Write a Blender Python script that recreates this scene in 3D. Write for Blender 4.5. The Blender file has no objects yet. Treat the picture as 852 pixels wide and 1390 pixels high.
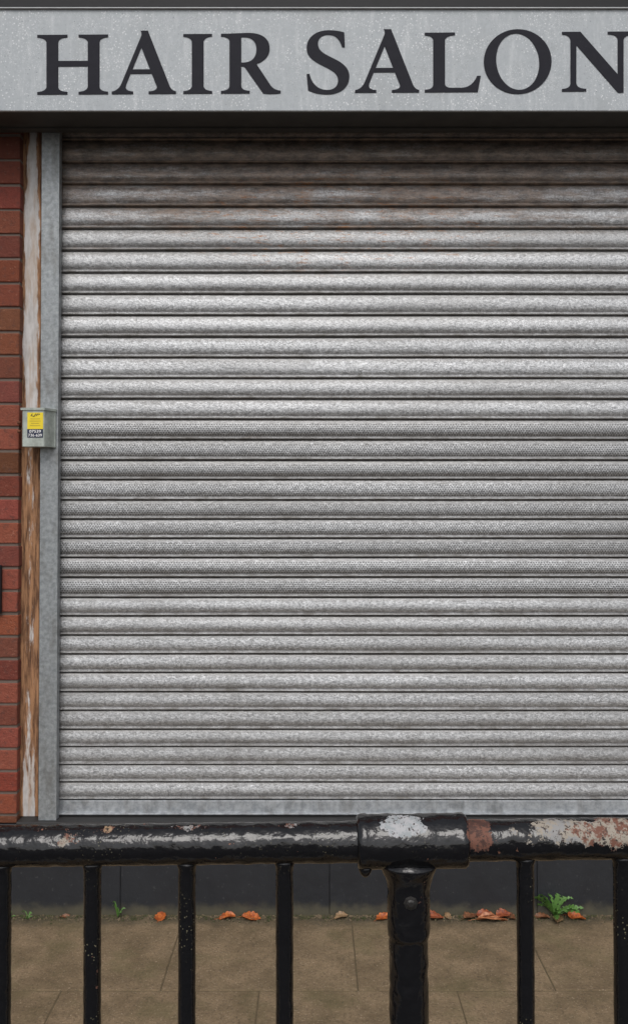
import bpy, bmesh, math, random
from mathutils import Vector, Matrix, noise as mnoise
random.seed(7)
C = bpy.context.scene.collection
R = math.radians
GZ = .026                                        # top of the paving
# ------------------------------------------------------------------ camera
F = 1284.0; TH = R(1.0); CAM = Vector((0, -3.5, 1.48))
cd = bpy.data.cameras.new('camera'); cam = bpy.data.objects.new('camera', cd); C.objects.link(cam)
cam.location = CAM; cam.rotation_euler = (R(90) + TH, 0, 0)
cd.sensor_fit = 'VERTICAL'; cd.sensor_height = 36; cd.lens = F/1390*36
cd.shift_y = -F*math.tan(TH)/1390; cd.clip_start = 0.05; cd.clip_end = 1000
bpy.context.scene.camera = cam
def ray(px, py):
    u = (px-426)/F; v = (695-py)/F - math.tan(TH)
    return Vector((u, math.cos(TH)-v*math.sin(TH), math.sin(TH)+v*math.cos(TH)))
def at(px, py, Y):
    d = ray(px, py); return CAM + d*((Y-CAM.y)/d.y)
def gnd(px, py, z=GZ):
    d = ray(px, py); return CAM + d*((z-CAM.z)/d.z)
# ------------------------------------------------------------------ object helpers
def tag(o, label=None, cat=None, group=None, kind=None):
    if label: o['label'] = label
    if cat: o['category'] = cat
    if group: o['group'] = group
    if kind: o['kind'] = kind
    return o
def empty(name, loc, label, cat, group=None):
    o = bpy.data.objects.new(name, None); C.objects.link(o); o.location = loc; o.empty_display_size = .1
    return tag(o, label, cat, group)
def mesh(name, bm, mats, parent=None, smooth=False, recalc=True):
    if recalc: bmesh.ops.recalc_face_normals(bm, faces=bm.faces[:])
    me = bpy.data.meshes.new(name); bm.to_mesh(me); bm.free()
    for m in (mats if isinstance(mats, (list, tuple)) else [mats]): me.materials.append(m)
    if smooth: me.polygons.foreach_set('use_smooth', [True]*len(me.polygons))
    o = bpy.data.objects.new(name, me); C.objects.link(o)
    if parent:
        o.parent = parent
        top = parent
        while top.parent: top = top.parent
        if parent is top: o.location = -Vector(top.location)      # vertices are written in world coordinates
    return o
def box(bm, a, b, mi=0):
    x0,y0,z0 = a; x1,y1,z1 = b
    v = [bm.verts.new(p) for p in ((x0,y0,z0),(x1,y0,z0),(x1,y1,z0),(x0,y1,z0),(x0,y0,z1),(x1,y0,z1),(x1,y1,z1),(x0,y1,z1))]
    for f in ((0,3,2,1),(4,5,6,7),(0,1,5,4),(1,2,6,5),(2,3,7,6),(3,0,4,7)):
        fc = bm.faces.new([v[i] for i in f]); fc.material_index = mi
def bbox(bm, a, b, bev=.003, mi=0):
    t = bmesh.new(); box(t, a, b)
    bmesh.ops.bevel(t, geom=t.edges[:], offset=bev, segments=2, affect='EDGES', profile=.5)
    vm = {v: bm.verts.new(v.co) for v in t.verts}
    for f in t.faces:
        n = bm.faces.new([vm[v] for v in f.verts]); n.material_index = mi
    t.free()
def prism(bm, pts, z0, z1):
    lo = [bm.verts.new((x, y, z0)) for x, y in pts]; hi = [bm.verts.new((x, y, z1)) for x, y in pts]
    n = len(pts)
    for i in range(n): bm.faces.new((lo[i], lo[(i+1)%n], hi[(i+1)%n], hi[i]))
    bm.faces.new(lo); bm.faces.new(hi)
def tube(bm, p0, p1, prof, seg=40, lump=0.0, seed=0.0):
    p0 = Vector(p0); p1 = Vector(p1); ax = (p1-p0).normalized()
    a = ax.orthogonal().normalized(); b = ax.cross(a)
    rings = []
    for s, r in prof:
        ring = []
        for k in range(seg):
            t = 2*math.pi*k/seg; d = a*math.cos(t)+b*math.sin(t)
            p = p0+ax*s+d*r
            if lump:
                p = p + d*(mnoise.noise(p*55+Vector((seed, 0, 0)))*lump + mnoise.noise(p*150)*lump*.6)
            ring.append(bm.verts.new(p))
        rings.append(ring)
    for i in range(len(rings)-1):
        for k in range(seg):
            bm.faces.new((rings[i][k], rings[i][(k+1)%seg], rings[i+1][(k+1)%seg], rings[i+1][k]))
    bm.faces.new(rings[0]); bm.faces.new(rings[-1])
def even(L, r, step):
    n = max(1, int(L/step)); return [(L*i/n, r) for i in range(n+1)]
# ------------------------------------------------------------------ node helpers
class M:
    def __init__(s, name, rough=.5, metal=0.0, spec=.5):
        s.m = bpy.data.materials.new(name); s.m.use_nodes = True; s.nt = s.m.node_tree
        s.b = s.nt.nodes['Principled BSDF']
        s.b.inputs['Roughness'].default_value = rough; s.b.inputs['Metallic'].default_value = metal
        s.b.inputs['Specular IOR Level'].default_value = spec
        s.pos = s.N('ShaderNodeNewGeometry').outputs['Position']
    def N(s, t, **k):
        n = s.nt.nodes.new(t)
        for a, v in k.items(): setattr(n, a, v)
        return n
    def put(s, sock, v):
        if isinstance(v, bpy.types.NodeSocket): s.nt.links.new(v, sock)
        elif isinstance(v, (tuple, list)): sock.default_value = tuple(v) if len(v) == len(sock.default_value) else tuple(v)+(1,)
        else: sock.default_value = v
    def math(s, op, a, b=0.0, clamp=False):
        n = s.N('ShaderNodeMath', operation=op, use_clamp=clamp); s.put(n.inputs[0], a); s.put(n.inputs[1], b); return n.outputs[0]
    def scale(s, v, xyz, loc=(0,0,0)):
        n = s.N('ShaderNodeMapping'); s.put(n.inputs['Vector'], v); n.inputs['Scale'].default_value = xyz; n.inputs['Location'].default_value = loc; return n.outputs[0]
    def noise(s, scale, detail=4, rough=.55, vec=None, dist=0):
        n = s.N('ShaderNodeTexNoise'); s.put(n.inputs['Vector'], vec if vec is not None else s.pos)
        n.inputs['Scale'].default_value = scale; n.inputs['Detail'].default_value = detail
        n.inputs['Roughness'].default_value = rough; n.inputs['Distortion'].default_value = dist; return n.outputs[0]
    def voro(s, scale, vec=None, feature='F1'):
        n = s.N('ShaderNodeTexVoronoi', feature=feature); s.put(n.inputs['Vector'], vec if vec is not None else s.pos)
        n.inputs['Scale'].default_value = scale; return n
    def step(s, v, lo, hi, a=0.0, b=1.0):
        n = s.N('ShaderNodeMapRange', interpolation_type='SMOOTHSTEP'); s.put(n.inputs[0], v)
        n.inputs[1].default_value = lo; n.inputs[2].default_value = hi; n.inputs[3].default_value = a; n.inputs[4].default_value = b; return n.outputs[0]
    def mix(s, f, a, b, mode='MIX'):
        n = s.N('ShaderNodeMix', data_type='RGBA', blend_type=mode); s.put(n.inputs[0], f); s.put(n.inputs[6], a); s.put(n.inputs[7], b); return n.outputs[2]
    def xyz(s, v=None):
        n = s.N('ShaderNodeSeparateXYZ'); s.put(n.inputs[0], v if v is not None else s.pos); return n.outputs
    def blob(s, c, r):
        n = s.N('ShaderNodeMapping', vector_type='TEXTURE'); s.put(n.inputs['Vector'], s.pos)
        n.inputs['Location'].default_value = c; n.inputs['Scale'].default_value = r
        l = s.N('ShaderNodeVectorMath', operation='LENGTH'); s.nt.links.new(n.outputs[0], l.inputs[0])
        return s.math('SUBTRACT', 1.0, l.outputs['Value'])
    def bump(s, h, strength=.3, dist=.002):
        n = s.N('ShaderNodeBump'); s.put(n.inputs['Height'], h); n.inputs['Strength'].default_value = strength; n.inputs['Distance'].default_value = dist
        if s.b.inputs['Normal'].links: s.nt.links.new(s.b.inputs['Normal'].links[0].from_socket, n.inputs['Normal'])
        s.nt.links.new(n.outputs[0], s.b.inputs['Normal'])
    def col(s, c): s.put(s.b.inputs['Base Color'], c)
    def rough(s, c): s.put(s.b.inputs['Roughness'], c)
    def metal(s, c): s.put(s.b.inputs['Metallic'], c)

def simple(name, col, rough=.6, metal=0, bump=.2, var=.25, sc=40, spec=.5):
    m = M(name, rough, metal, spec); n = m.noise(sc, 5)
    m.col(m.mix(n, tuple(c*(1-var) for c in col), tuple(c*(1+var) for c in col))); m.bump(m.noise(sc*6, 3), bump, .001); return m.m

Z = lambda py: at(426, py, 0).z
def shutter_mat(name, perf=False):
    m = M(name, .45, .4)
    X, Y, ZZ = m.xyz()
    uv = m.N('ShaderNodeUVMap', uv_map='UVMap').outputs[0]
    U, V, _ = m.xyz(uv)
    sp = m.noise(1, 4, .6, vec=m.scale(m.pos, (100, 100, 150)), dist=1.0)
    sp2 = m.noise(1, 2, .5, vec=m.scale(m.pos, (330, 330, 420)))
    c = m.mix(m.step(sp, .34, .66), (.30,.305,.315), (.70,.71,.725))
    c = m.mix(m.math('MULTIPLY', m.step(sp2, .48, .68), .45), c, (.20,.20,.205))
    # every slat weathered a little differently
    wn = m.N('ShaderNodeTexWhiteNoise', noise_dimensions='1D'); m.put(wn.inputs['W'], m.math('FLOOR', V))
    c = m.mix(m.math('MULTIPLY', wn.outputs['Value'], .30), c, (.20,.195,.19))
    big = m.noise(1, 5, .6, vec=m.scale(m.pos, (1.2, 1, 9)))
    c = m.mix(m.math('MULTIPLY', m.step(big, .42, .75), .45), c, (.20,.195,.19))
    band = m.noise(1, 4, .6, vec=m.scale(m.pos, (9, 1, 1.0)))
    c = m.mix(m.math('MULTIPLY', m.step(band, .5, .75), .22), c, (.2,.19,.18))
    t = m.math('FRACT', V)
    rag = m.math('ADD', t, m.math('MULTIPLY', m.math('SUBTRACT', m.noise(1, 4, .6, vec=m.scale(m.pos, (60, 1, 90))), .5), .7))  # ragged slat height, for shade painted above and below the highlight band
    c = m.mix(m.math('MULTIPLY', m.step(rag, .30, .12), .60), c, (.15,.145,.14))  # shade under the seam, painted into the colour
    c = m.mix(m.math('MULTIPLY', m.step(rag, .64, .84), .35), c, (.17,.165,.16))  # painted shade on the lower curve of each slat
    hinge = m.math('MAXIMUM', m.step(t, .80, .86), m.step(t, .10, .02))
    g = m.math('MULTIPLY', hinge, m.step(m.noise(1, 5, .65, vec=m.scale(m.pos, (14, 1, 60))), .42, .68, .10, .75))
    c = m.mix(g, c, (.10,.088,.075))
    # brown-grey grime below the canopy, thinning to rust streaks further down
    n1 = m.noise(1, 6, .75, vec=m.scale(m.pos, (7, 1, 55)))
    n1b = m.noise(1, 5, .6, vec=m.scale(m.pos, (2.2, 1, 4), (2,0,5)))
    top = m.math('ADD', m.step(ZZ, Z(400), Z(225)), m.math('MULTIPLY', m.math('SUBTRACT', n1, .5), 1.9))
    top = m.math('ADD', top, m.math('MULTIPLY', m.math('SUBTRACT', n1b, .5), 1.2))
    top = m.math('ADD', top, m.math('MULTIPLY', m.step(t, .55, .95), .25))
    n3 = m.noise(1, 5, .7, vec=m.scale(m.pos, (16, 1, 40)))
    c = m.mix(m.math('MULTIPLY', m.step(top, .40, 1.05), .80), c, m.mix(m.step(n3, .35, .65), (.085,.062,.048), (.26,.19,.145)))
    ru = m.math('MULTIPLY', m.step(m.blob(tuple(at(470, 300, 0)), (.80,.3,.24)), 0, .5), m.step(m.noise(1, 6, .8, vec=m.scale(m.pos, (13, 1, 75), (7,0,2))), .54, .62))
    c = m.mix(m.math('MULTIPLY', ru, .7), c, (.30,.13,.045))
    low = m.math('MULTIPLY', m.step(m.noise(1, 6, .7, vec=m.scale(m.pos, (7, 1, 38), (3,0,1))), .60, .74), .5)
    c = m.mix(low, c, (.13,.115,.10))
    if perf:
        gx = m.math('MULTIPLY', U, 1/.0098); gv = m.math('MULTIPLY', t, 10.0)
        row = m.math('FLOOR', gv); gx = m.math('ADD', gx, m.math('MULTIPLY', row, .5))
        dx = m.math('SUBTRACT', m.math('FRACT', gx), .5); dv = m.math('MULTIPLY', m.math('SUBTRACT', m.math('FRACT', gv), .5), .78)
        dd = m.math('SQRT', m.math('ADD', m.math('MULTIPLY', dx, dx), m.math('MULTIPLY', dv, dv)))
        hole = m.step(dd, .36, .24)
        hole = m.math('MULTIPLY', hole, m.math('MULTIPLY', m.math('GREATER_THAN', t, .19), m.math('LESS_THAN', t, .81)))
        c = m.mix(.15, c, (.22,.22,.22)); c = m.mix(m.math('MULTIPLY', hole, .75), c, (.06,.06,.06))
    m.col(c)
    m.rough(m.step(sp, .3, .7, .36, .52)); m.metal(m.math('SUBTRACT', .55, m.math('MULTIPLY', g, .45)))
    m.bump(sp, .8, .0018); m.bump(m.noise(1, 3, .5, vec=m.scale(m.pos, (30, 30, 45))), .5, .003)
    return m.m
MS = shutter_mat('galvanised_slats'); MP = shutter_mat('perforated_slats', True)

def galv(name, a, b, rough=.5, metal=.4, sc=60, stretch=(1,1,1), grime=.3):
    m = M(name, rough, metal)
    n = m.noise(sc, 5, .65, vec=m.scale(m.pos, stretch)); n2 = m.noise(7, 5, .6, vec=m.scale(m.pos, (3,3,1)))
    c = m.mix(m.step(n, .3, .7), a, b)
    c = m.mix(m.math('MULTIPLY', m.step(n2, .45, .75), grime), c, (.10,.09,.075))
    c = m.mix(m.step(m.noise(1, 6, .75, vec=m.scale(m.pos, (90,90,22))), .62, .70, 0, .45), c, (.52,.53,.52)); m.col(c)
    m.bump(m.noise(260, 3), .35, .001); return m.m
MG = galv('galvanised_guide', (.205,.22,.23), (.34,.36,.37), grime=.5)
MB = galv('galvanised_bottom_bar', (.27,.29,.31), (.46,.48,.50), sc=50, grime=.5)
MBOX = galv('galvanised_box', (.30,.33,.30), (.46,.50,.46), sc=35)

# sign face
m = M('grey_sign_face', .55, .05)
n1 = m.noise(1, 4, .7, vec=m.scale(m.pos, (60,60,60)))
c = m.mix(n1, (.30,.325,.345), (.43,.455,.475))
n2 = m.noise(1, 5, .7, vec=m.scale(m.pos, (45,45,7)))
c = m.mix(m.math('MULTIPLY', m.step(n2, .48, .72), .5), c, (.53,.55,.565))
n4 = m.noise(1, 5, .7, vec=m.scale(m.pos, (5,5,4)))
c = m.mix(m.math('MULTIPLY', m.step(n4, .5, .7), .25), c, (.24,.25,.25))
for sc_, rr, am, cl, off in ((95,(.32,.15),.75,(.68,.69,.70),1), (190,(.34,.15),.6,(.68,.69,.70),4), (60,(.18,.08),.55,(.12,.13,.14),7), (140,(.24,.1),.5,(.14,.15,.16),9)):
    v = m.voro(sc_, m.scale(m.pos, (1,1,1), (off,0,off*2)))
    sel = m.step(m.noise(8+off, 5, .65), .42, .6)
    c = m.mix(m.math('MULTIPLY', m.math('MULTIPLY', m.step(v.outputs['Distance'], rr[0], rr[1]), sel), am), c, cl)
m.col(c); m.bump(m.noise(150, 3), .2, .001); MSIGN = m.m
m = M('black_letter_vinyl', .6, 0, .15)
c = m.mix(m.noise(50, 4), (.010,.010,.015), (.019,.019,.027))
v = m.voro(120); m.col(m.mix(m.math('MULTIPLY', m.step(v.outputs['Distance'], .12, .05), .25), c, (.12,.12,.13))); MLET = m.m
MTRIM = simple('black_trim', (.012,.012,.014), .5, spec=.25)
MEDGE = simple('pale_edge_strip', (.42,.43,.44), .5)
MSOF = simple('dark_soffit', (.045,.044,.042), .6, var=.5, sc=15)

# rusty white painted frame
XJ0 = at(29, 650, -.02).x; XJ1 = at(55, 650, -.02).x
m = M('rusted_white_paint', .55)
X, Y, ZZ = m.xyz()
e = m.math('MULTIPLY', m.math('ABSOLUTE', m.math('SUBTRACT', X, (XJ0+XJ1)/2)), 2/(XJ1-XJ0))
nn = m.noise(1, 6, .7, vec=m.scale(m.pos, (42,42,4.0))); nb = m.noise(1, 5, .6, vec=m.scale(m.pos, (60,60,20)))
zone = m.math('MAXIMUM', m.math('MULTIPLY', m.step(ZZ, Z(1200), Z(880)), m.step(ZZ, Z(500), Z(610))), m.math('MULTIPLY', m.step(ZZ, Z(280), Z(190)), .55))
k = m.math('ADD', m.math('MULTIPLY', m.step(e, .35, 1.0), .40), m.math('MULTIPLY', zone, .33))
k = m.math('ADD', k, m.math('MULTIPLY', nn, 1.0)); k = m.math('ADD', k, m.math('MULTIPLY', nb, .25))
paint = m.mix(m.step(nb, .35, .7), (.56,.54,.53), (.40,.375,.36))
paint = m.mix(m.math('MULTIPLY', m.step(nn, .45, .6), .5), paint, (.36,.23,.13))
rust = m.mix(m.step(m.noise(1, 5, .7, vec=m.scale(m.pos, (90,90,9))), .35, .65), (.095,.042,.020), (.40,.21,.105))
rk = m.step(k, .80, .92); m.col(m.mix(rk, paint, rust)); m.rough(m.step(rk, 0, 1, .45, .85))
m.bump(rk, -.5, .002); m.bump(nb, .4, .002); MJAMB = m.m

# bricks
m = M('red_brick', .85)
a = m.N('ShaderNodeVertexColor', layer_name='tint').outputs[0]
c = m.mix(m.noise(60, 5, .7), (.165,.040,.024), (.34,.095,.055))
c = m.mix(1.0, c, a, 'MULTIPLY')
c = m.mix(m.math('MULTIPLY', m.step(m.noise(45, 6, .75), .52, .68), .6), c, (.07,.035,.03))
c = m.mix(m.math('MULTIPLY', m.step(m.noise(90, 5, .75, vec=m.scale(m.pos, (1,1,1), (4,4,4))), .58, .7), .45), c, (.42,.22,.15))
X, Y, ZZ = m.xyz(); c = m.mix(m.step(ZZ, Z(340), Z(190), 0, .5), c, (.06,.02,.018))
m.col(c); m.bump(m.noise(110, 6, .75), 1.0, .006); MBR = m.m
MMOR = simple('mortar', (.15,.115,.095), .95, bump=.6)
# black plinth
m = M('black_painted_plinth', .45)
nz = m.noise(9, 6, .65); c = m.mix(nz, (.008,.009,.012), (.026,.029,.035))
c = m.mix(m.step(m.noise(70, 6, .75), .60, .70, 0, .55), c, (.09,.09,.09))
X, Y, ZZ = m.xyz(); dirt = m.step(m.math('ADD', ZZ, m.math('MULTIPLY', m.noise(25, 5), -.06)), .050, -.0)
c = m.mix(m.math('MULTIPLY', dirt, .8), c, (.10,.09,.06)); m.col(c); m.bump(m.noise(40, 5), .3, .004); MPL = m.m
MSILL = simple('dark_sill', (.022,.021,.021), .6, var=.5)
m = M('paving_slab', .8)
c = m.mix(m.step(m.noise(8, 6, .7), .3, .7), (.140,.098,.052), (.26,.185,.108))
c = m.mix(m.step(m.noise(110, 4, .75), .48, .66, 0, .7), c, (.075,.050,.028))
c = m.mix(m.step(m.noise(170, 3, .7), .58, .7, 0, .8), c, (.42,.33,.23))
c = m.mix(m.step(m.noise(4.5, 6, .7, vec=m.scale(m.pos, (1,1,1), (3,3,0))), .50, .66, 0, .4), c, (.105,.092,.035))
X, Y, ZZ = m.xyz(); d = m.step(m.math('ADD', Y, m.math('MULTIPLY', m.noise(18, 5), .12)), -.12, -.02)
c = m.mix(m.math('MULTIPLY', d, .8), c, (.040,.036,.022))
m.col(c); m.bump(m.noise(120, 5, .7), .8, .005); m.bump(m.noise(20, 4), .4, .008); MPAV = m.m
MJOINT = simple('joint_sand', (.105,.078,.042), .95, sc=80, var=.5)
MKERB = simple('kerb_stone', (.25,.24,.22), .85)
m = M('asphalt', .9); m.col(m.mix(m.noise(200, 4), (.035,.035,.037), (.075,.075,.078))); m.bump(m.noise(200, 3), .5, .004); MROAD = m.m
MGRD = simple('far_ground', (.09,.09,.08), .95, sc=2)

YR = -2.04; RR = .0305
def rail_mat(name, spots, fleck=.4, chipthr=.75):
    m = M(name, .18, 0, .5)
    wear = m.noise(1, 6, .7, vec=m.scale(m.pos, (60,60,60))); w2 = m.noise(180, 4, .7); w0 = m.noise(14, 4, .6)
    c = m.mix(w2, (.003,.003,.004), (.008,.008,.009))
    v = m.voro(190); fl = m.math('MULTIPLY', m.step(v.outputs['Distance'], .24, .16), m.step(m.noise(12, 4), .52, .64))
    c = m.mix(m.math('MULTIPLY', fl, fleck), c, (.20,.18,.11))
    chip = m.step(m.math('ADD', m.math('MULTIPLY', wear, .75), m.math('MULTIPLY', w0, .45)), chipthr, chipthr+.015)
    c = m.mix(chip, c, m.mix(m.step(w2, .4, .6), (.05,.02,.015), (.22,.10,.06))); peel = chip
    for (cx, cy, rx, rz, col1, col2, thr, amp) in spots:
        p = at(cx, cy, YR-RR*.7)
        b = m.math('ADD', m.blob((p.x, p.y, p.z), (rx, .03, rz)), m.math('MULTIPLY', m.math('SUBTRACT', m.noise(38, 6, .75), .5), amp))
        b2 = m.math('MULTIPLY', m.step(m.blob((p.x, p.y, p.z), (rx*1.5, .06, rz*1.6)), 0, .1), m.step(b, thr, thr+.025))
        cc = m.mix(m.step(m.noise(60, 5, .75), .46, .54), col1, col2)
        cc = m.mix(m.step(m.noise(130, 5, .75), .56, .60), cc, (.035,.022,.018))
        c = m.mix(b2, c, cc); peel = m.math('MAXIMUM', peel, b2)
    m.col(c); m.rough(m.math('ADD', m.step(peel, 0, 1, .12, .75), m.math('MULTIPLY', fl, .3)))
    m.bump(peel, -.5, .001)
    m.bump(m.noise(38, 2, .4), .25, .0035)
    m.bump(m.noise(130, 2, .5), .45, .0020)
    return m.m
white = (.38,.38,.39); pale = (.25,.245,.24); rusty = (.15,.062,.040); brown = (.060,.025,.018); tan = (.29,.255,.21)
MRAIL = rail_mat('chipped_black_rail', [
    (546,1121,.040,.015, white, (.28,.30,.31), .12, 1.8),
    (648,1132,.022,.026, rusty, brown, .0, 1.6),
    (775,1127,.075,.019, pale, tan, .02, 3.0),
    (835,1128,.060,.020, tan, rusty, .02, 3.2),
    (95,1138,.030,.016, tan, rusty, .55, 3.2),
    (140,1127,.03,.010, (.30,.20,.12), rusty, .5, 3.2),
    (255,1124,.05,.010, pale, rusty, .5, 3.2),
    (400,1122,.05,.008, pale, rusty, .6, 3.2)])
MBAR = rail_mat('flecked_black_bar', [], .75, .77)
MBOLT = simple('worn_bolt', (.03,.028,.026), .4, .4)

# ------------------------------------------------------------------ ground
bm = bmesh.new(); box(bm, (-300,-300,-.30), (300,300,-.134)); o = mesh('ground', bm, MGRD); tag(o, kind='structure')
bm = bmesh.new(); box(bm, (-60,-9.5,-.20), (60,-2.50,-.10)); o = mesh('road', bm, MROAD); tag(o, kind='structure')
bm = bmesh.new()
for k in range(-10, 11): bbox(bm, (k*.915+.004,-2.497,-.13), (k*.915+.909,-2.352,GZ-.004), .012)
o = mesh('kerb', bm, MKERB); tag(o, kind='structure')
bm = bmesh.new(); box(bm, (-9,-2.349,-.12), (9,.30,GZ-.0025), 1)
ys = [.0, -.60, -1.2, -1.8, -2.345]
for r in range(4):
    for k in range(-13, 13):
        x0 = .134+.6*k + (0 if r % 2 == 0 else .3); dz = GZ-random.uniform(0, .001)
        bbox(bm, (x0+.002, ys[r+1]+.004, GZ-.05), (x0+.598, ys[r]-.001, dz), .0025)
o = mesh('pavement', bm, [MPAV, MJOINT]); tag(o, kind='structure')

# ------------------------------------------------------------------ building
XR = 2.05
bld = empty('shop_building', (-1.2, 0, 0), 'red brick shopfront wall with black painted base around the closed shutter', 'building')
XB = at(26.5, 650, -.06).x
def bricks(xa, xb, zt, zb, phase, anchor_right):
    bm = bmesh.new(); cl = bm.loops.layers.color.new('tint')
    box(bm, (xa, -.056, zb), (xb-.004 if anchor_right else xb, .12, zt), 1)
    z = zt; j = phase
    while z > zb+.02:
        f = (zt-z)/max(.1, (zt-zb)); p = .0925-.0140*f
        z0 = max(zb, z-p+.008); x = xb if anchor_right else xa
        w = .105 if j % 2 else .215
        while (x > xa+.02) if anchor_right else (x < xb-.02):
            nx = max(xa, x-w) if anchor_right else min(xb, x+w)
            n0 = len(bm.faces); t = random.uniform(.72, 1.15); tt = (t*random.uniform(.95,1.05), t*random.uniform(.88,1.12), t*random.uniform(.85,1.05), 1)
            jx = random.uniform(-.003,.001)
            bbox(bm, (min(x,nx), -.062+random.uniform(-.002,.0015), z0+random.uniform(-.001,.002)), (max(x,nx)+jx, .0, z-.0005-random.uniform(0,.0015)), .0040)
            bm.faces.ensure_lookup_table()
            for fc in bm.faces[n0:]:
                for l in fc.loops: l[cl] = tt
            x = nx-.010 if anchor_right else nx+.010
            w = .215
        z -= p; j += 1
    return bm
ZT = Z(160); ZPL = at(426, 1117, -.06).z
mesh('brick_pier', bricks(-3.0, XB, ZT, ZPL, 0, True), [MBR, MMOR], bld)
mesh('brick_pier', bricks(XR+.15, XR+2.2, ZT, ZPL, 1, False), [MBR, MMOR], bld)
m = M('upper_brick', .85); bt = m.N('ShaderNodeTexBrick'); sx, sy, sz = m.xyz()
cb = m.N('ShaderNodeCombineXYZ'); m.put(cb.inputs[0], sx); m.put(cb.inputs[1], sz); m.nt.links.new(cb.outputs[0], bt.inputs['Vector'])
bt.inputs['Color1'].default_value = (.26,.08,.055,1); bt.inputs['Color2'].default_value = (.17,.05,.04,1); bt.inputs['Mortar'].default_value = (.14,.12,.10,1)
bt.inputs['Scale'].default_value = 1; bt.inputs['Brick Width'].default_value = .225; bt.inputs['Row Height'].default_value = .08; bt.inputs['Mortar Size'].default_value = .005
m.col(bt.outputs[0]); m.bump(m.noise(120), .4, .003)
bm = bmesh.new(); box(bm, (-3.0, -.055, Z(160)+.004), (XR+2.2, .25, 5.6)); mesh('upper_wall', bm, m.m, bld)
bm = bmesh.new(); js = [-3.0] + [at(p, 1180, -.06).x for p in (-120, 164, 447, 728, 1010, 1290)] + [XR+2.2]
for a_, b_ in zip(js, js[1:]): bbox(bm, (a_+.0015, -.062, -.02), (b_-.0015, .10, ZPL-.004), .002)
box(bm, (-3.0, -.056, -.019), (XR+2.2, .09, ZPL-.010)); mesh('plinth', bm, MPL, bld)
bm = bmesh.new(); bbox(bm, (XB+.002, -.085, ZPL-.003), (XR+.148, .11, Z(1106)), .004); mesh('sill', bm, MSILL, bld)
bm = bmesh.new(); ZS = Z(1106)+.001
bbox(bm, (XJ0, -.025, ZS), (XJ1, .08, Z(165)), .003); bbox(bm, (XJ1-.006, -.012, ZS), (XJ1+.03, .07, Z(165)), .002)
j = mesh('window_frame', bm, MJAMB, bld); j['label'] = 'white painted side frame streaked with brown rust'
bm = bmesh.new(); bbox(bm, (XR+.07, -.025, ZS), (XR+.147, .08, Z(165)), .003); mesh('window_frame', bm, MJAMB, bld)
bm = bmesh.new(); box(bm, (XB+.08, .11, ZS), (XR+.1, .13, Z(150))); mesh('shop_window', bm, simple('dark_glass', (.02,.022,.024), .1), bld)

# ------------------------------------------------------------------ shutter
sh = empty('roller_shutter', (.4, 0, ZS), 'closed galvanised steel roller shutter with horizontal slats and a perforated middle band', 'shutter')
XG0 = at(55.5, 650, -.06).x; XG1 = at(79.5, 650, -.06).x
ybd = [132,162,192,222,251.5,281.5,311.5,341,371,400,429,458,486,514,542,570,597.5,625,651.5,679,705,731,757,783.5,811,836,862,887.5,913,939,964,990,1013,1037.5,1061,1085]
prof = [(0,-.003),(.015,.0),(.035,.0020),(.07,.0034),(.12,.0047),(.20,.0062),(.30,.0077),(.40,.0088),(.50,.0094),(.58,.0093),(.66,.0084),(.73,.0067),(.79,.0043),(.835,.0022),(.855,.0026),(.868,.0055),(.885,.0080),(.91,.0093),(.935,.0088),(.955,.0066),(.970,.0030),(.980,-.001),(1.0,-.005)]
def slats(sel):
    bm = bmesh.new(); uvl = bm.loops.layers.uv.new('UVMap')
    xs = [XG1-.02 + (XR-(XG1-.02))*i/60 for i in range(61)]
    for i in sel:
        z1, z0 = Z(ybd[i]), Z(ybd[i+1]); dy = random.uniform(-.001,.001); tl = random.uniform(-.0022,.0022); kk_ = random.uniform(.8,1.2)
        rows = []
        for t, d in prof:
            dd = d*kk_ if t < .84 else d
            rows.append([bm.verts.new((x, -(dd+dy+tl*t) - .0009*mnoise.noise(Vector((x*1.7, i*3.1, 0))),
                         z1+(z0-z1)*t + .0011*mnoise.noise(Vector((x*1.1, i*.37, 5))))) for x in xs])
        for a_ in range(len(rows)-1):
            for k in range(60):
                f = bm.faces.new((rows[a_][k], rows[a_+1][k], rows[a_+1][k+1], rows[a_][k+1]))
                tv = ((k,a_),(k,a_+1),(k+1,a_+1),(k+1,a_))
                for l, (kk, aa) in zip(f.loops, tv): l[uvl].uv = (xs[kk], i + min(.999, prof[aa][0]))
    return bm
pa, pb = ybd.index(570), ybd.index(811)
mesh('curtain', slats([i for i in range(len(ybd)-1) if not pa <= i < pb]), MS, sh, True, False)
o = mesh('perforated_section', slats(range(pa, pb)), MP, sh, True, False); o['label'] = 'darker band of slats pierced with rows of tiny holes'
bm = bmesh.new(); xa, xb = XG1-.02, XR
bbox(bm, (xa, -.010, Z(1102)), (xb, .012, Z(1085.5)), .002); bbox(bm, (xa, -.022, Z(1104)), (xb, .012, Z(1101)), .002)
mesh('bottom_bar', bm, MB, sh)
def guide(x0, x1, s):
    bm = bmesh.new(); zt = Z(158)
    pts = [(x0,-.066),(x1,-.066),(x1,-.030),(x1-s*.003,-.030),(x1-s*.003,-.063),(x0+s*.003,-.063),(x0+s*.003,.045),(x1,.045),(x1,.048),(x0,.048)]
    prism(bm, pts, ZS, zt); return bm
mesh('guide_channel', guide(XG0, XG1, 1), MG, sh); mesh('guide_channel', guide(XR+.065, XR, -1), MG, sh)

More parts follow.
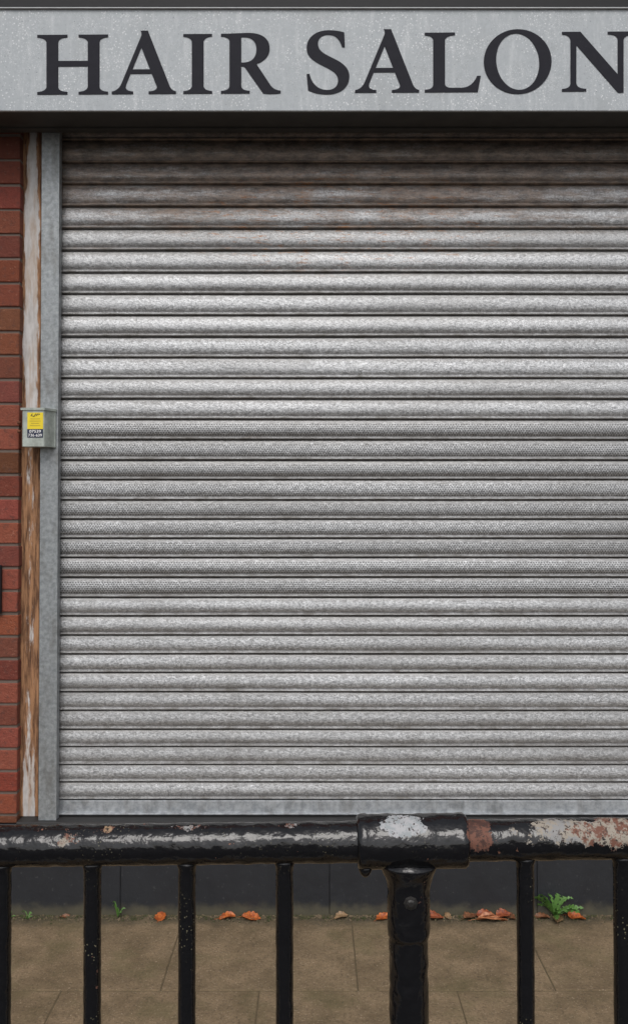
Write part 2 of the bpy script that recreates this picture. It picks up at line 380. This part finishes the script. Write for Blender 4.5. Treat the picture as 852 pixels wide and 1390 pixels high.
# ------------------------------------------------------------------ sign box over the shutter
YS = -.27
sg = empty('shop_sign', (.4, YS, at(426,150,YS).z), 'long grey speckled sign box with black serif capitals above the shutter', 'sign')
zb, zt2 = at(426,150.5,YS).z, at(426,13,YS).z
xs0, xs1 = -1.75, XR+.35
bm = bmesh.new(); bbox(bm, (xs0, YS, zb), (xs1, YS+.012, zt2), .0025); mesh('face_panel', bm, MSIGN, sg)
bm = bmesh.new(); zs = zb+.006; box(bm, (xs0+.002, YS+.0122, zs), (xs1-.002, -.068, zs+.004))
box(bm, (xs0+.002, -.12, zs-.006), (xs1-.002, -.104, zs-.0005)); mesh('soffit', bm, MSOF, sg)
bm = bmesh.new(); bbox(bm, (xs0-.004, YS-.006, zt2+.0045), (xs1+.004, -.056, zt2+.11), .003); mesh('top_trim', bm, MTRIM, sg)
bm = bmesh.new(); bbox(bm, (xs0-.004, YS-.009, zt2+.0005), (xs1+.004, YS+.01, zt2+.0042), .0008); mesh('edge_strip', bm, MEDGE, sg)
for xe in (xs0, xs1-.004):
    bm = bmesh.new(); box(bm, (xe, YS+.0125, zs+.005), (xe+.004, -.057, zt2)); mesh('end_cap', bm, MSIGN, sg)
def sample(path):
    toks = path.split(); pts = []; cur = None; i = 0
    while i < len(toks):
        c = toks[i]; g = lambda k: tuple(float(q) for q in toks[k].split(','))
        if c in 'ML': cur = g(i+1); pts.append(cur); i += 2
        elif c == 'Q':
            a, b = g(i+1), g(i+2)
            for k in range(1, 7):
                t = k/6; pts.append(tuple((1-t)**2*cur[d]+2*t*(1-t)*a[d]+t*t*b[d] for d in (0,1)))
            cur = b; i += 3
        elif c == 'C':
            a, b, e = g(i+1), g(i+2), g(i+3)
            for k in range(1, 13):
                t = k/12; pts.append(tuple((1-t)**3*cur[d]+3*t*(1-t)**2*a[d]+3*t*t*(1-t)*b[d]+t**3*e[d] for d in (0,1)))
            cur = e; i += 4
    return pts
def ell(cx, cy, rx, ry, rot=0):
    r = R(rot); o = []
    for k in range(48):
        t = 2*math.pi*k/48; x, y = rx*math.cos(t), ry*math.sin(t)
        o.append((cx+x*math.cos(r)-y*math.sin(r), cy+x*math.sin(r)+y*math.cos(r)))
    return o
A_ = ["M 152,0 L 152,3.5 Q 161,5 165,14 L 192,79 Q 193,83 191,86 L 201,86 L 230,12 Q 233,4 239,3.5 L 239,0 L 202,0 L 202,3.5 Q 214,4 213,10 L 206.1,27.5 L 177.4,27.5 L 171.2,12 Q 169,4 181,3.5 L 181,0",
      "M 180,33.5 L 203.8,33.5 L 192.2,63"]
H_ = ["M 51,0 L 51,3.5 Q 62,4 63.5,10 L 63.5,71 Q 62,77 51,77.5 L 51,81 L 92,81 L 92,77.5 Q 80,77 79.5,71 L 79.5,45.5 L 119.5,45.5 L 119.5,71 Q 118,77 107,77.5 L 107,81 L 147,81 L 147,77.5 Q 136,77 135.5,71 L 135.5,10 Q 136,4 147,3.5 L 147,0 L 107,0 L 107,3.5 Q 118,4 119.5,10 L 119.5,38 L 79.5,38 L 79.5,10 Q 80,4 92,3.5 L 92,0"]
I_ = ["M 249,0 L 249,3.5 Q 259,4 260.5,10 L 260.5,71 Q 259,77 249,77.5 L 249,81 L 288,81 L 288,77.5 Q 278,77 276.5,71 L 276.5,10 Q 278,4 288,3.5 L 288,0"]
R_ = ["M 300,0 L 300,3.5 Q 311,4 311.5,10 L 311.5,71 Q 311,77 300,77.5 L 300,81 L 334,82 C 354,83 366,75 366,61 C 366,50 358,43 348,40 L 367,11 Q 372,4 381,3.5 L 381,0 Q 368,-2 357,0 L 332,36 Q 330,37 327.5,36.5 L 327.5,10 Q 328,4 339,3.5 L 339,0",
      "M 327.5,42 L 327.5,76 C 341,78 348,71 348,60 C 348,47 340,41 327.5,42"]
S_ = ["M 467,82 L 468,62 L 464,62 C 461,73 455,79 446,79 C 436,79 431.5,74 431.5,67 C 431.5,58 438,54 450,48 C 465,41 474,34 474,22 C 474,8 462,-2 444,-2 C 434,-2 425,0 418,4 L 416,26 L 420,26 C 423,12 432,4 444,4 C 453,4 458.5,9 458.5,17 C 458.5,26 452,30 440,36 C 426,43 416,49 416,61 C 416,75 428,85 445,85 C 453,85 461,84 467,82"]
L_ = ["M 576,0 L 576,3.5 Q 587,4 587.5,10 L 587.5,71 Q 587,77 576,77.5 L 576,81 L 617,81 L 617,77.5 Q 605,77 603.5,71 L 603.5,12 Q 603.5,6 612,6 L 626,6 Q 640,6 647,22 L 652,22 L 648,0"]
N_ = ["M 762,0 L 762,3.5 Q 773,4 773.5,11 L 773.5,70 Q 772,77 762,77.5 L 762,81 L 787,81 L 837.5,23 L 837.5,70 Q 837,77 824,77.5 L 824,81 L 864,81 L 864,77.5 Q 847,77 845.5,70 L 845.5,-2 L 838,-2 L 781.5,63 L 781.5,11 Q 782,4 795,3.5 L 795,0"]
def poly_obj(name, loops, tr, yf, thick, mat, parent):
    cu = bpy.data.curves.new(name, 'CURVE'); cu.dimensions = '2D'; cu.fill_mode = 'BOTH'; cu.extrude = thick/2
    for pts in loops:
        if math.dist(pts[0], pts[-1]) < 1e-4: pts = pts[:-1]
        sp = cu.splines.new('POLY'); sp.points.add(len(pts)-1); sp.use_cyclic_u = True
        for p, (x, y) in zip(sp.points, pts): a_, b_ = tr(x, y); p.co = (a_, b_, 0, 1)
    tmp = bpy.data.objects.new('tmp', cu); C.objects.link(tmp)
    bpy.context.view_layer.update(); dg = bpy.context.evaluated_depsgraph_get()
    me = bpy.data.meshes.new_from_object(tmp.evaluated_get(dg)); bpy.data.objects.remove(tmp)
    for v in me.vertices: v.co = Vector((v.co.x, yf - v.co.z, v.co.y))
    bm = bmesh.new(); bm.from_mesh(me); bpy.data.meshes.remove(me)
    for f in bm.faces: f.material_index = 0
    return mesh(name, bm, mat, parent)
def letter(ch, paths, dx=0, loops=None):
    lp = loops or [sample(p) for p in paths]
    def tr(x, y):
        X = x+dx; p = at(X, 128.5-(X-51)*.0058-y, YS-.001); return p.x, p.z
    o = poly_obj('letter', lp, tr, YS-.0012, .002, MLET, sg); o['label'] = 'black serif capital letter ' + ch
letter('H', H_); letter('A', A_); letter('I', I_); letter('R', R_); letter('S', S_); letter('A', A_, 329.5); letter('L', L_)
letter('O', None, 0, [ell(702, 41, 46, 44), ell(702, 41, 29, 38.5, 8)]); letter('N', N_)

# ------------------------------------------------------------------ key switch box
YK = -.125
lb = empty('key_switch_box', at(50, 606, -.067), 'small grey metal switch box with yellow sticker on the left shutter guide', 'switch box')
a_, b_ = at(30,606,YK), at(61,557,YK); c_ = at(76,606,-.07)
bm = bmesh.new()
prism(bm, [(a_.x, -.0665), (a_.x, YK+.004), (a_.x+.004, YK), (b_.x-.003, YK), (b_.x, YK+.003), (c_.x-.004, -.078), (c_.x, -.074), (c_.x, -.0665)], a_.z, b_.z)
mesh('cover', bm, MBOX, lb)
bm = bmesh.new(); prism(bm, [(a_.x-.004, -.0665), (a_.x-.004, YK-.004), (b_.x+.001, YK-.004), (c_.x+.003, -.078), (c_.x+.003, -.0665)], b_.z+.0005, b_.z+.009)
mesh('lid', bm, MBOX, lb)
q = at(30, 580, -.09); MSC = simple('rusted_screw', (.14,.05,.025), .9)
for dz in (.016, -.016):
    bm = bmesh.new(); tube(bm, (q.x-.001,-.10,q.z+dz), (q.x-.012,-.10,q.z+dz), [(0,.006),(.011,.006)], 12); mesh('screw', bm, MSC, lb, True)
s0, s1 = at(37.5,594,YK), at(59,560,YK); zm = s0.z+(s1.z-s0.z)*.34
bm = bmesh.new(); box(bm, (s0.x, YK-.0012, zm), (s1.x, YK-.0002, s1.z)); st = mesh('sticker', bm, simple('yellow_sticker', (.78,.60,.02), .4, var=.08), lb)
bm = bmesh.new(); box(bm, (s0.x, YK-.0012, s0.z), (s1.x, YK-.0002, zm-.0003)); st2 = mesh('sticker', bm, simple('navy_sticker', (.012,.018,.05), .4), lb)
st['label'] = 'bright yellow upper sticker with small black initials'
st2['label'] = 'dark blue lower sticker with white phone number'
def text(body, cx, cz, w, h, mat, parent, shear=0):
    cu = bpy.data.curves.new('t', 'FONT'); cu.body = body; cu.align_x = 'CENTER'; cu.shear = shear; cu.offset = .012
    tmp = bpy.data.objects.new('tmp', cu); C.objects.link(tmp); bpy.context.view_layer.update()
    dg = bpy.context.evaluated_depsgraph_get(); me = bpy.data.meshes.new_from_object(tmp.evaluated_get(dg)); bpy.data.objects.remove(tmp)
    xs_ = [v.co.x for v in me.vertices]; ys_ = [v.co.y for v in me.vertices]
    for v in me.vertices:
        v.co = Vector((cx+((v.co.x-min(xs_))/(max(xs_)-min(xs_))-.5)*w, YK-.0018, cz+((v.co.y-min(ys_))/(max(ys_)-min(ys_))-.5)*h))
    bm = bmesh.new(); bm.from_mesh(me); bpy.data.meshes.remove(me)
    return mesh('lettering', bm, mat, parent, recalc=False)
INK = simple('black_ink', (.01,.01,.02), .5); WHI = simple('white_ink', (.8,.8,.8), .5)
cx = (s0.x+s1.x)/2; W = s1.x-s0.x; Hh = s1.z-s0.z
text('LJP', cx, s1.z-Hh*.11, W*.6, Hh*.13, INK, st, .3)
bm = bmesh.new()
for k, w in enumerate((.62,.7,.5,.66)): box(bm, (cx-W*w/2, YK-.0020, s1.z-Hh*(.26+.09*k)), (cx+W*w/2, YK-.0014, s1.z-Hh*(.24+.09*k)))
mesh('lettering', bm, simple('faint_ink', (.45,.33,.03), .5), st)
text('07539', cx, s0.z+Hh*.25, W*.74, Hh*.11, WHI, st2); text('736 639', cx, s0.z+Hh*.095, W*.88, Hh*.11, WHI, st2)

q0, q1 = at(-34, 833, -.08), at(2, 767, -.08)
ft = empty('letter_box', ((q0.x+q1.x)/2, -.062, q0.z), 'black metal box fixed to the brick wall at the left edge', 'letter box')
bm = bmesh.new(); bbox(bm, (q0.x, -.085, q0.z), (q1.x, -.0645, q1.z), .005); mesh('body', bm, MTRIM, ft)
bm = bmesh.new(); bbox(bm, (q0.x+.01, -.090, q1.z-.05), (q1.x-.01, -.0852, q1.z-.03), .002); mesh('flap', bm, MTRIM, ft)

# ------------------------------------------------------------------ railing
rl = empty('safety_railing', (at(553,1140,YR).x, YR, GZ), 'chipped black painted tubular railing with vertical bars in front of the shop', 'railing')
def axis(px): return at(px, 1148.5-px*.0125, YR)
def rail(pa_, pb_):
    p, q = axis(pa_), axis(pb_); bm = bmesh.new(); tube(bm, p, q, even((q-p).length, RR, .004), 64, .0011, pa_); return bm
mesh('top_rail', rail(-620, 500), MRAIL, rl, True); o = mesh('top_rail', rail(618, 1500), MRAIL, rl, True); o['label'] = 'right hand rail with white and rust patches of peeled paint'
p, q = axis(484), axis(633); Lc = (q-p).length; rc = .0405
pr = [(0,.0315),(.0,.036),(.002,.0395),(.006,.0415),(.014,.0412),(.018,.0400)] + [(s, rc) for s in [.022+i*.005 for i in range(int((Lc-.044)/.005))]] + [(Lc-.018,.0400),(Lc-.012,.0410),(Lc-.005,.0412),(Lc-.001,.038),(Lc,.0315)]
bm = bmesh.new(); tube(bm, p, q, pr, 64, .0013, 9); mesh('sleeve_joint', bm, MRAIL, rl, True)
pc = axis(554)
bm = bmesh.new()
tube(bm, (pc.x, YR, pc.z-.030), (pc.x, YR, 0), [(0,.046),(.006,.0445),(.012,.0415),(.018,.0385),(.025,.0355),(.033,.0335)] + [(.035+.005*i,.0325) for i in range(1,15)] + [(.112,.0322),(.114,.0300)] + [(.12+.006*i,.0298) for i in range(0, 134)], 56, .0016, 4)
mesh('post', bm, MRAIL, rl, True)
bm = bmesh.new(); bz = at(554,1214,YR).z
tube(bm, (pc.x, YR-.0300, bz), (pc.x, YR-.041, bz), [(0,.0105),(.004,.0105),(.0045,.0075),(.007,.0070),(.0085,.004)], 8); mesh('bolt', bm, MBOLT, rl)
bm = bmesh.new(); lx = at(495,1180,YR).x; tube(bm, (lx, YR-.012, pc.z-.032), (lx, YR-.012, pc.z-.050), [(0,.011),(.008,.010),(.014,.007),(.018,.003)], 20, .0006); mesh('sleeve_lug', bm, MRAIL, rl, True)
for px in (-505,-377,-250,-123,4,126,254,386,712,843,972,1100,1230,1360):
    a = axis(px); bm = bmesh.new()
    tube(bm, (a.x, YR, a.z-.024), (a.x+.001, YR, .12), [(0,.0165),(.008,.0155),(.012,.0138)] + [(.02+.008*i,.0134) for i in range(100)], 24, .0008, px); mesh('bar', bm, MBAR, rl, True)
for a_, b_ in ((-620,520),(590,1500)):
    p, q = at(a_,1140,YR), at(b_,1140,YR); bm = bmesh.new(); tube(bm, (p.x,YR,.11), (q.x,YR,.11), [(0,.016),(q.x-p.x,.016)], 24); mesh('bottom_rail', bm, MBAR, rl, True)
for px in (-625, 1500):
    a = axis(px); bm = bmesh.new(); tube(bm, (a.x,YR,a.z+.03), (a.x,YR,0), [(0,.03),(a.z+.03,.03)], 32); mesh('post', bm, MRAIL, rl, True)

# ------------------------------------------------------------------ leaves
def leaf_mat(name, c1, c2):
    m = M(name, .5); c = m.mix(m.step(m.noise(90, 5, .65), .35, .65), c1, c2); m.col(m.mix(m.step(m.noise(220, 3), .56, .68, 0, .75), c, (.04,.015,.008))); m.bump(m.noise(200), .4, .001); return m.m
LO = leaf_mat('orange_leaf', (.26,.05,.010), (.48,.13,.025)); LB = leaf_mat('brown_leaf', (.10,.04,.016), (.22,.09,.04)); LR = leaf_mat('red_brown_leaf', (.16,.032,.014), (.32,.085,.026))
LT = leaf_mat('tan_leaf', (.18,.11,.055), (.30,.19,.10)); LP = leaf_mat('pale_orange_leaf', (.28,.09,.035), (.46,.19,.085))
def leaf(px, py, wpx, rot, mat, label, z=.0, tilt=0.2, asp=.6):
    g = gnd(px, py); L = wpx/372*1.02; n = 12; k = 6; bm = bmesh.new(); ph = random.uniform(0, 6); rows = []
    cr, sr = math.cos(R(rot)), math.sin(R(rot))
    for i in range(n+1):
        t = i/n; hw = L*asp*.5*math.sin(math.pi*min(1, t**.8))**.75*(1+.16*math.sin(i*2.2)) + .0004
        row = []
        for j_ in range(k+1):
            s = j_/k*2-1; x = (t-.5)*L; y = s*hw
            zz = L*(.10*abs(s)**1.4*(hw/(L*.3)) + .06*math.sin(t*4+ph) + .04*math.sin(s*5+ph*2+t*6)) + .02*L
            X = x*cr-y*sr; Yy = x*sr+y*cr
            zz += max(0, Yy)*tilt*1.6 + .05*L
            row.append(bm.verts.new((X, Yy, max(.001, zz))))
        rows.append(row)
    for i in range(n):
        for j_ in range(k): bm.faces.new((rows[i][j_], rows[i][j_+1], rows[i+1][j_+1], rows[i+1][j_]))
    e = Vector((-.5*L*cr, -.5*L*sr, L*.09)); tube(bm, e, e+Vector((-.3*L*cr, -.3*L*sr-.003, -.03*L)), [(0,.0010),(.3*L,.0007)], 6)
    bmesh.ops.remove_doubles(bm, verts=bm.verts, dist=1e-6)
    o = mesh('fallen_leaf', bm, mat, None, True); o.location = (g.x, min(g.y, -.064-L*.45), GZ+z); tag(o, label, 'leaf', 'fallen leaves along the wall base'); return o
leaf(218,1247,18,80,LO,'small orange leaf lying alone between the first and second full railing bars from the left',asp=.8)
leaf(90,1243,13,20,LB,'tiny brown leaf on the pavement left of the leftmost full railing bar')
leaf(310,1240,22,15,LO,'orange leaf at the wall base, left one of a pair before the third full bar')
leaf(342,1241,25,-10,LO,'orange leaf at the wall base, right one of a pair beside the third bar',asp=.7)
leaf(462,1237,20,25,LT,'dull tan leaf at the wall base left of the thick railing post')
leaf(518,1239,22,40,LO,'bright orange leaf touching the left side of the thick railing post')
leaf(587,1236,24,10,LR,'red brown leaf just right of the thick railing post',asp=.65)
leaf(606,1242,14,100,LT,'small tan leaf between the thick post and the leaf pile')
leaf(634,1236,22,30,LB,'brown leaf at the left end of the leaf pile by the wall',z=.002)
leaf(654,1236,24,-15,LR,'red brown leaf at the back of the leaf pile',z=.008,tilt=.25)
leaf(665,1245,40,4,LP,'long pale orange leaf at the front of the leaf pile',asp=.30,tilt=.1)
leaf(678,1238,24,25,LR,'tilted red brown leaf on the right side of the leaf pile',z=.004,tilt=.3)
leaf(691,1244,19,-60,LB,'small curled brown leaf at the right end of the leaf pile')
leaf(733,1242,20,-20,LB,'curled brown leaf left of the green weed')
leaf(757,1250,22,70,LT,'pale tan leaf on the pavement below the green weed')
leaf(781,1246,24,-35,LO,'orange leaf right of the green weed',tilt=.35,asp=.55)
# ------------------------------------------------------------------ weeds
m = M('weed_green', .5); m.col(m.mix(m.noise(60, 4), (.035,.10,.015), (.12,.25,.05))); m.bump(m.noise(200), .3, .001); MW = m.m
def weed(px, py, R0, H, n, label, jag=True, wid=.13):
    g = gnd(px, py); g.y = min(g.y, -.075); bm = bmesh.new()
    for q in range(n):
        az = 2*math.pi*q/n+random.uniform(-.3,.3); L = R0*random.uniform(.55,1.1); w = L*wid; hh = H*random.uniform(.35,1.15); prev = None; K = 24
        for i in range(K+1):
            t = i/K; r = L*t; z = hh*math.sin(t*math.pi*.62) + .002
            ww = w*(.15+math.sin(math.pi*min(1,t**1.3*.92+.03)))*((.25 if i % 4 == 0 else 1.25 if i % 4 < 3 else .8) if jag else .8)*(1 if t < .97 else .2)
            y0 = r*math.sin(az)
            if y0 > .006: y0 = .006+.08*(y0-.006)
            c0 = Vector((r*math.cos(az), y0, z)); d = Vector((-math.sin(az)*.8, math.cos(az)*.3, .45))*ww
            cur = (bm.verts.new(c0-d), bm.verts.new(c0+Vector((0,0,-w*.2))), bm.verts.new(c0+d))
            if prev:
                bm.faces.new((prev[0],prev[1],cur[1],cur[0])); bm.faces.new((prev[1],prev[2],cur[2],cur[1]))
            prev = cur
    o = mesh('weed_plant', bm, MW, None, True); o.location = (g.x, g.y, GZ); tag(o, label, 'weed', 'weeds growing at the wall base')
weed(750,1240,.095,.068,22,'leafy green weed with jagged leaves growing at the wall base on the right',wid=.12)
weed(160,1246,.026,.050,8,'tiny upright green sprout at the wall base right of the leftmost full bar',False,.2)
weed(38,1248,.030,.024,9,'low green weed at the wall base in the left corner')
weed(14,1246,.022,.018,6,'small pale weed beside the leftmost railing bar')
bm = bmesh.new()
for _ in range(2400):
    x = random.uniform(-1.3, 1.3); y = -.066-abs(random.gauss(0, .022+.012*mnoise.noise(Vector((x*6,0,0))))); s = random.uniform(.0012, .0042)
    bmesh.ops.create_icosphere(bm, subdivisions=1, radius=s, matrix=Matrix.Translation((x, y, GZ+s*.4)))
m = M('grit', .95); m.col(m.mix(m.step(m.noise(35, 3), .4, .6), (.05,.055,.02), (.16,.12,.075)))
o = mesh('grit', bm, m.m); tag(o, 'brown grit and moss crumbs scattered along the wall base', 'grit', kind='stuff')

# ------------------------------------------------------------------ light
w = bpy.data.worlds.new('World'); bpy.context.scene.world = w; w.use_nodes = True; nt = w.node_tree
sky = nt.nodes.new('ShaderNodeTexSky'); sky.sky_type = 'NISHITA'; sky.sun_disc = False
EL = R(50); sky.sun_elevation = EL; sky.sun_rotation = R(180); sky.dust_density = 3
hs = nt.nodes.new('ShaderNodeHueSaturation'); hs.inputs['Saturation'].default_value = .3
nt.links.new(sky.outputs[0], hs.inputs['Color']); nt.links.new(hs.outputs[0], nt.nodes['Background'].inputs[0]); nt.nodes['Background'].inputs[1].default_value = .15
sd = bpy.data.lights.new('sun', 'SUN'); so = bpy.data.objects.new('sun', sd); C.objects.link(so)
sd.energy = 1.1; sd.angle = R(32); sd.color = (1, .97, .93)
so.rotation_euler = Vector((.05, math.cos(EL), -math.sin(EL))).to_track_quat('-Z', 'Y').to_euler(); so.location = (0,-5,8)
sc = bpy.context.scene; sc.view_settings.view_transform = 'Standard'; sc.view_settings.look = 'None'; sc.view_settings.exposure = 0
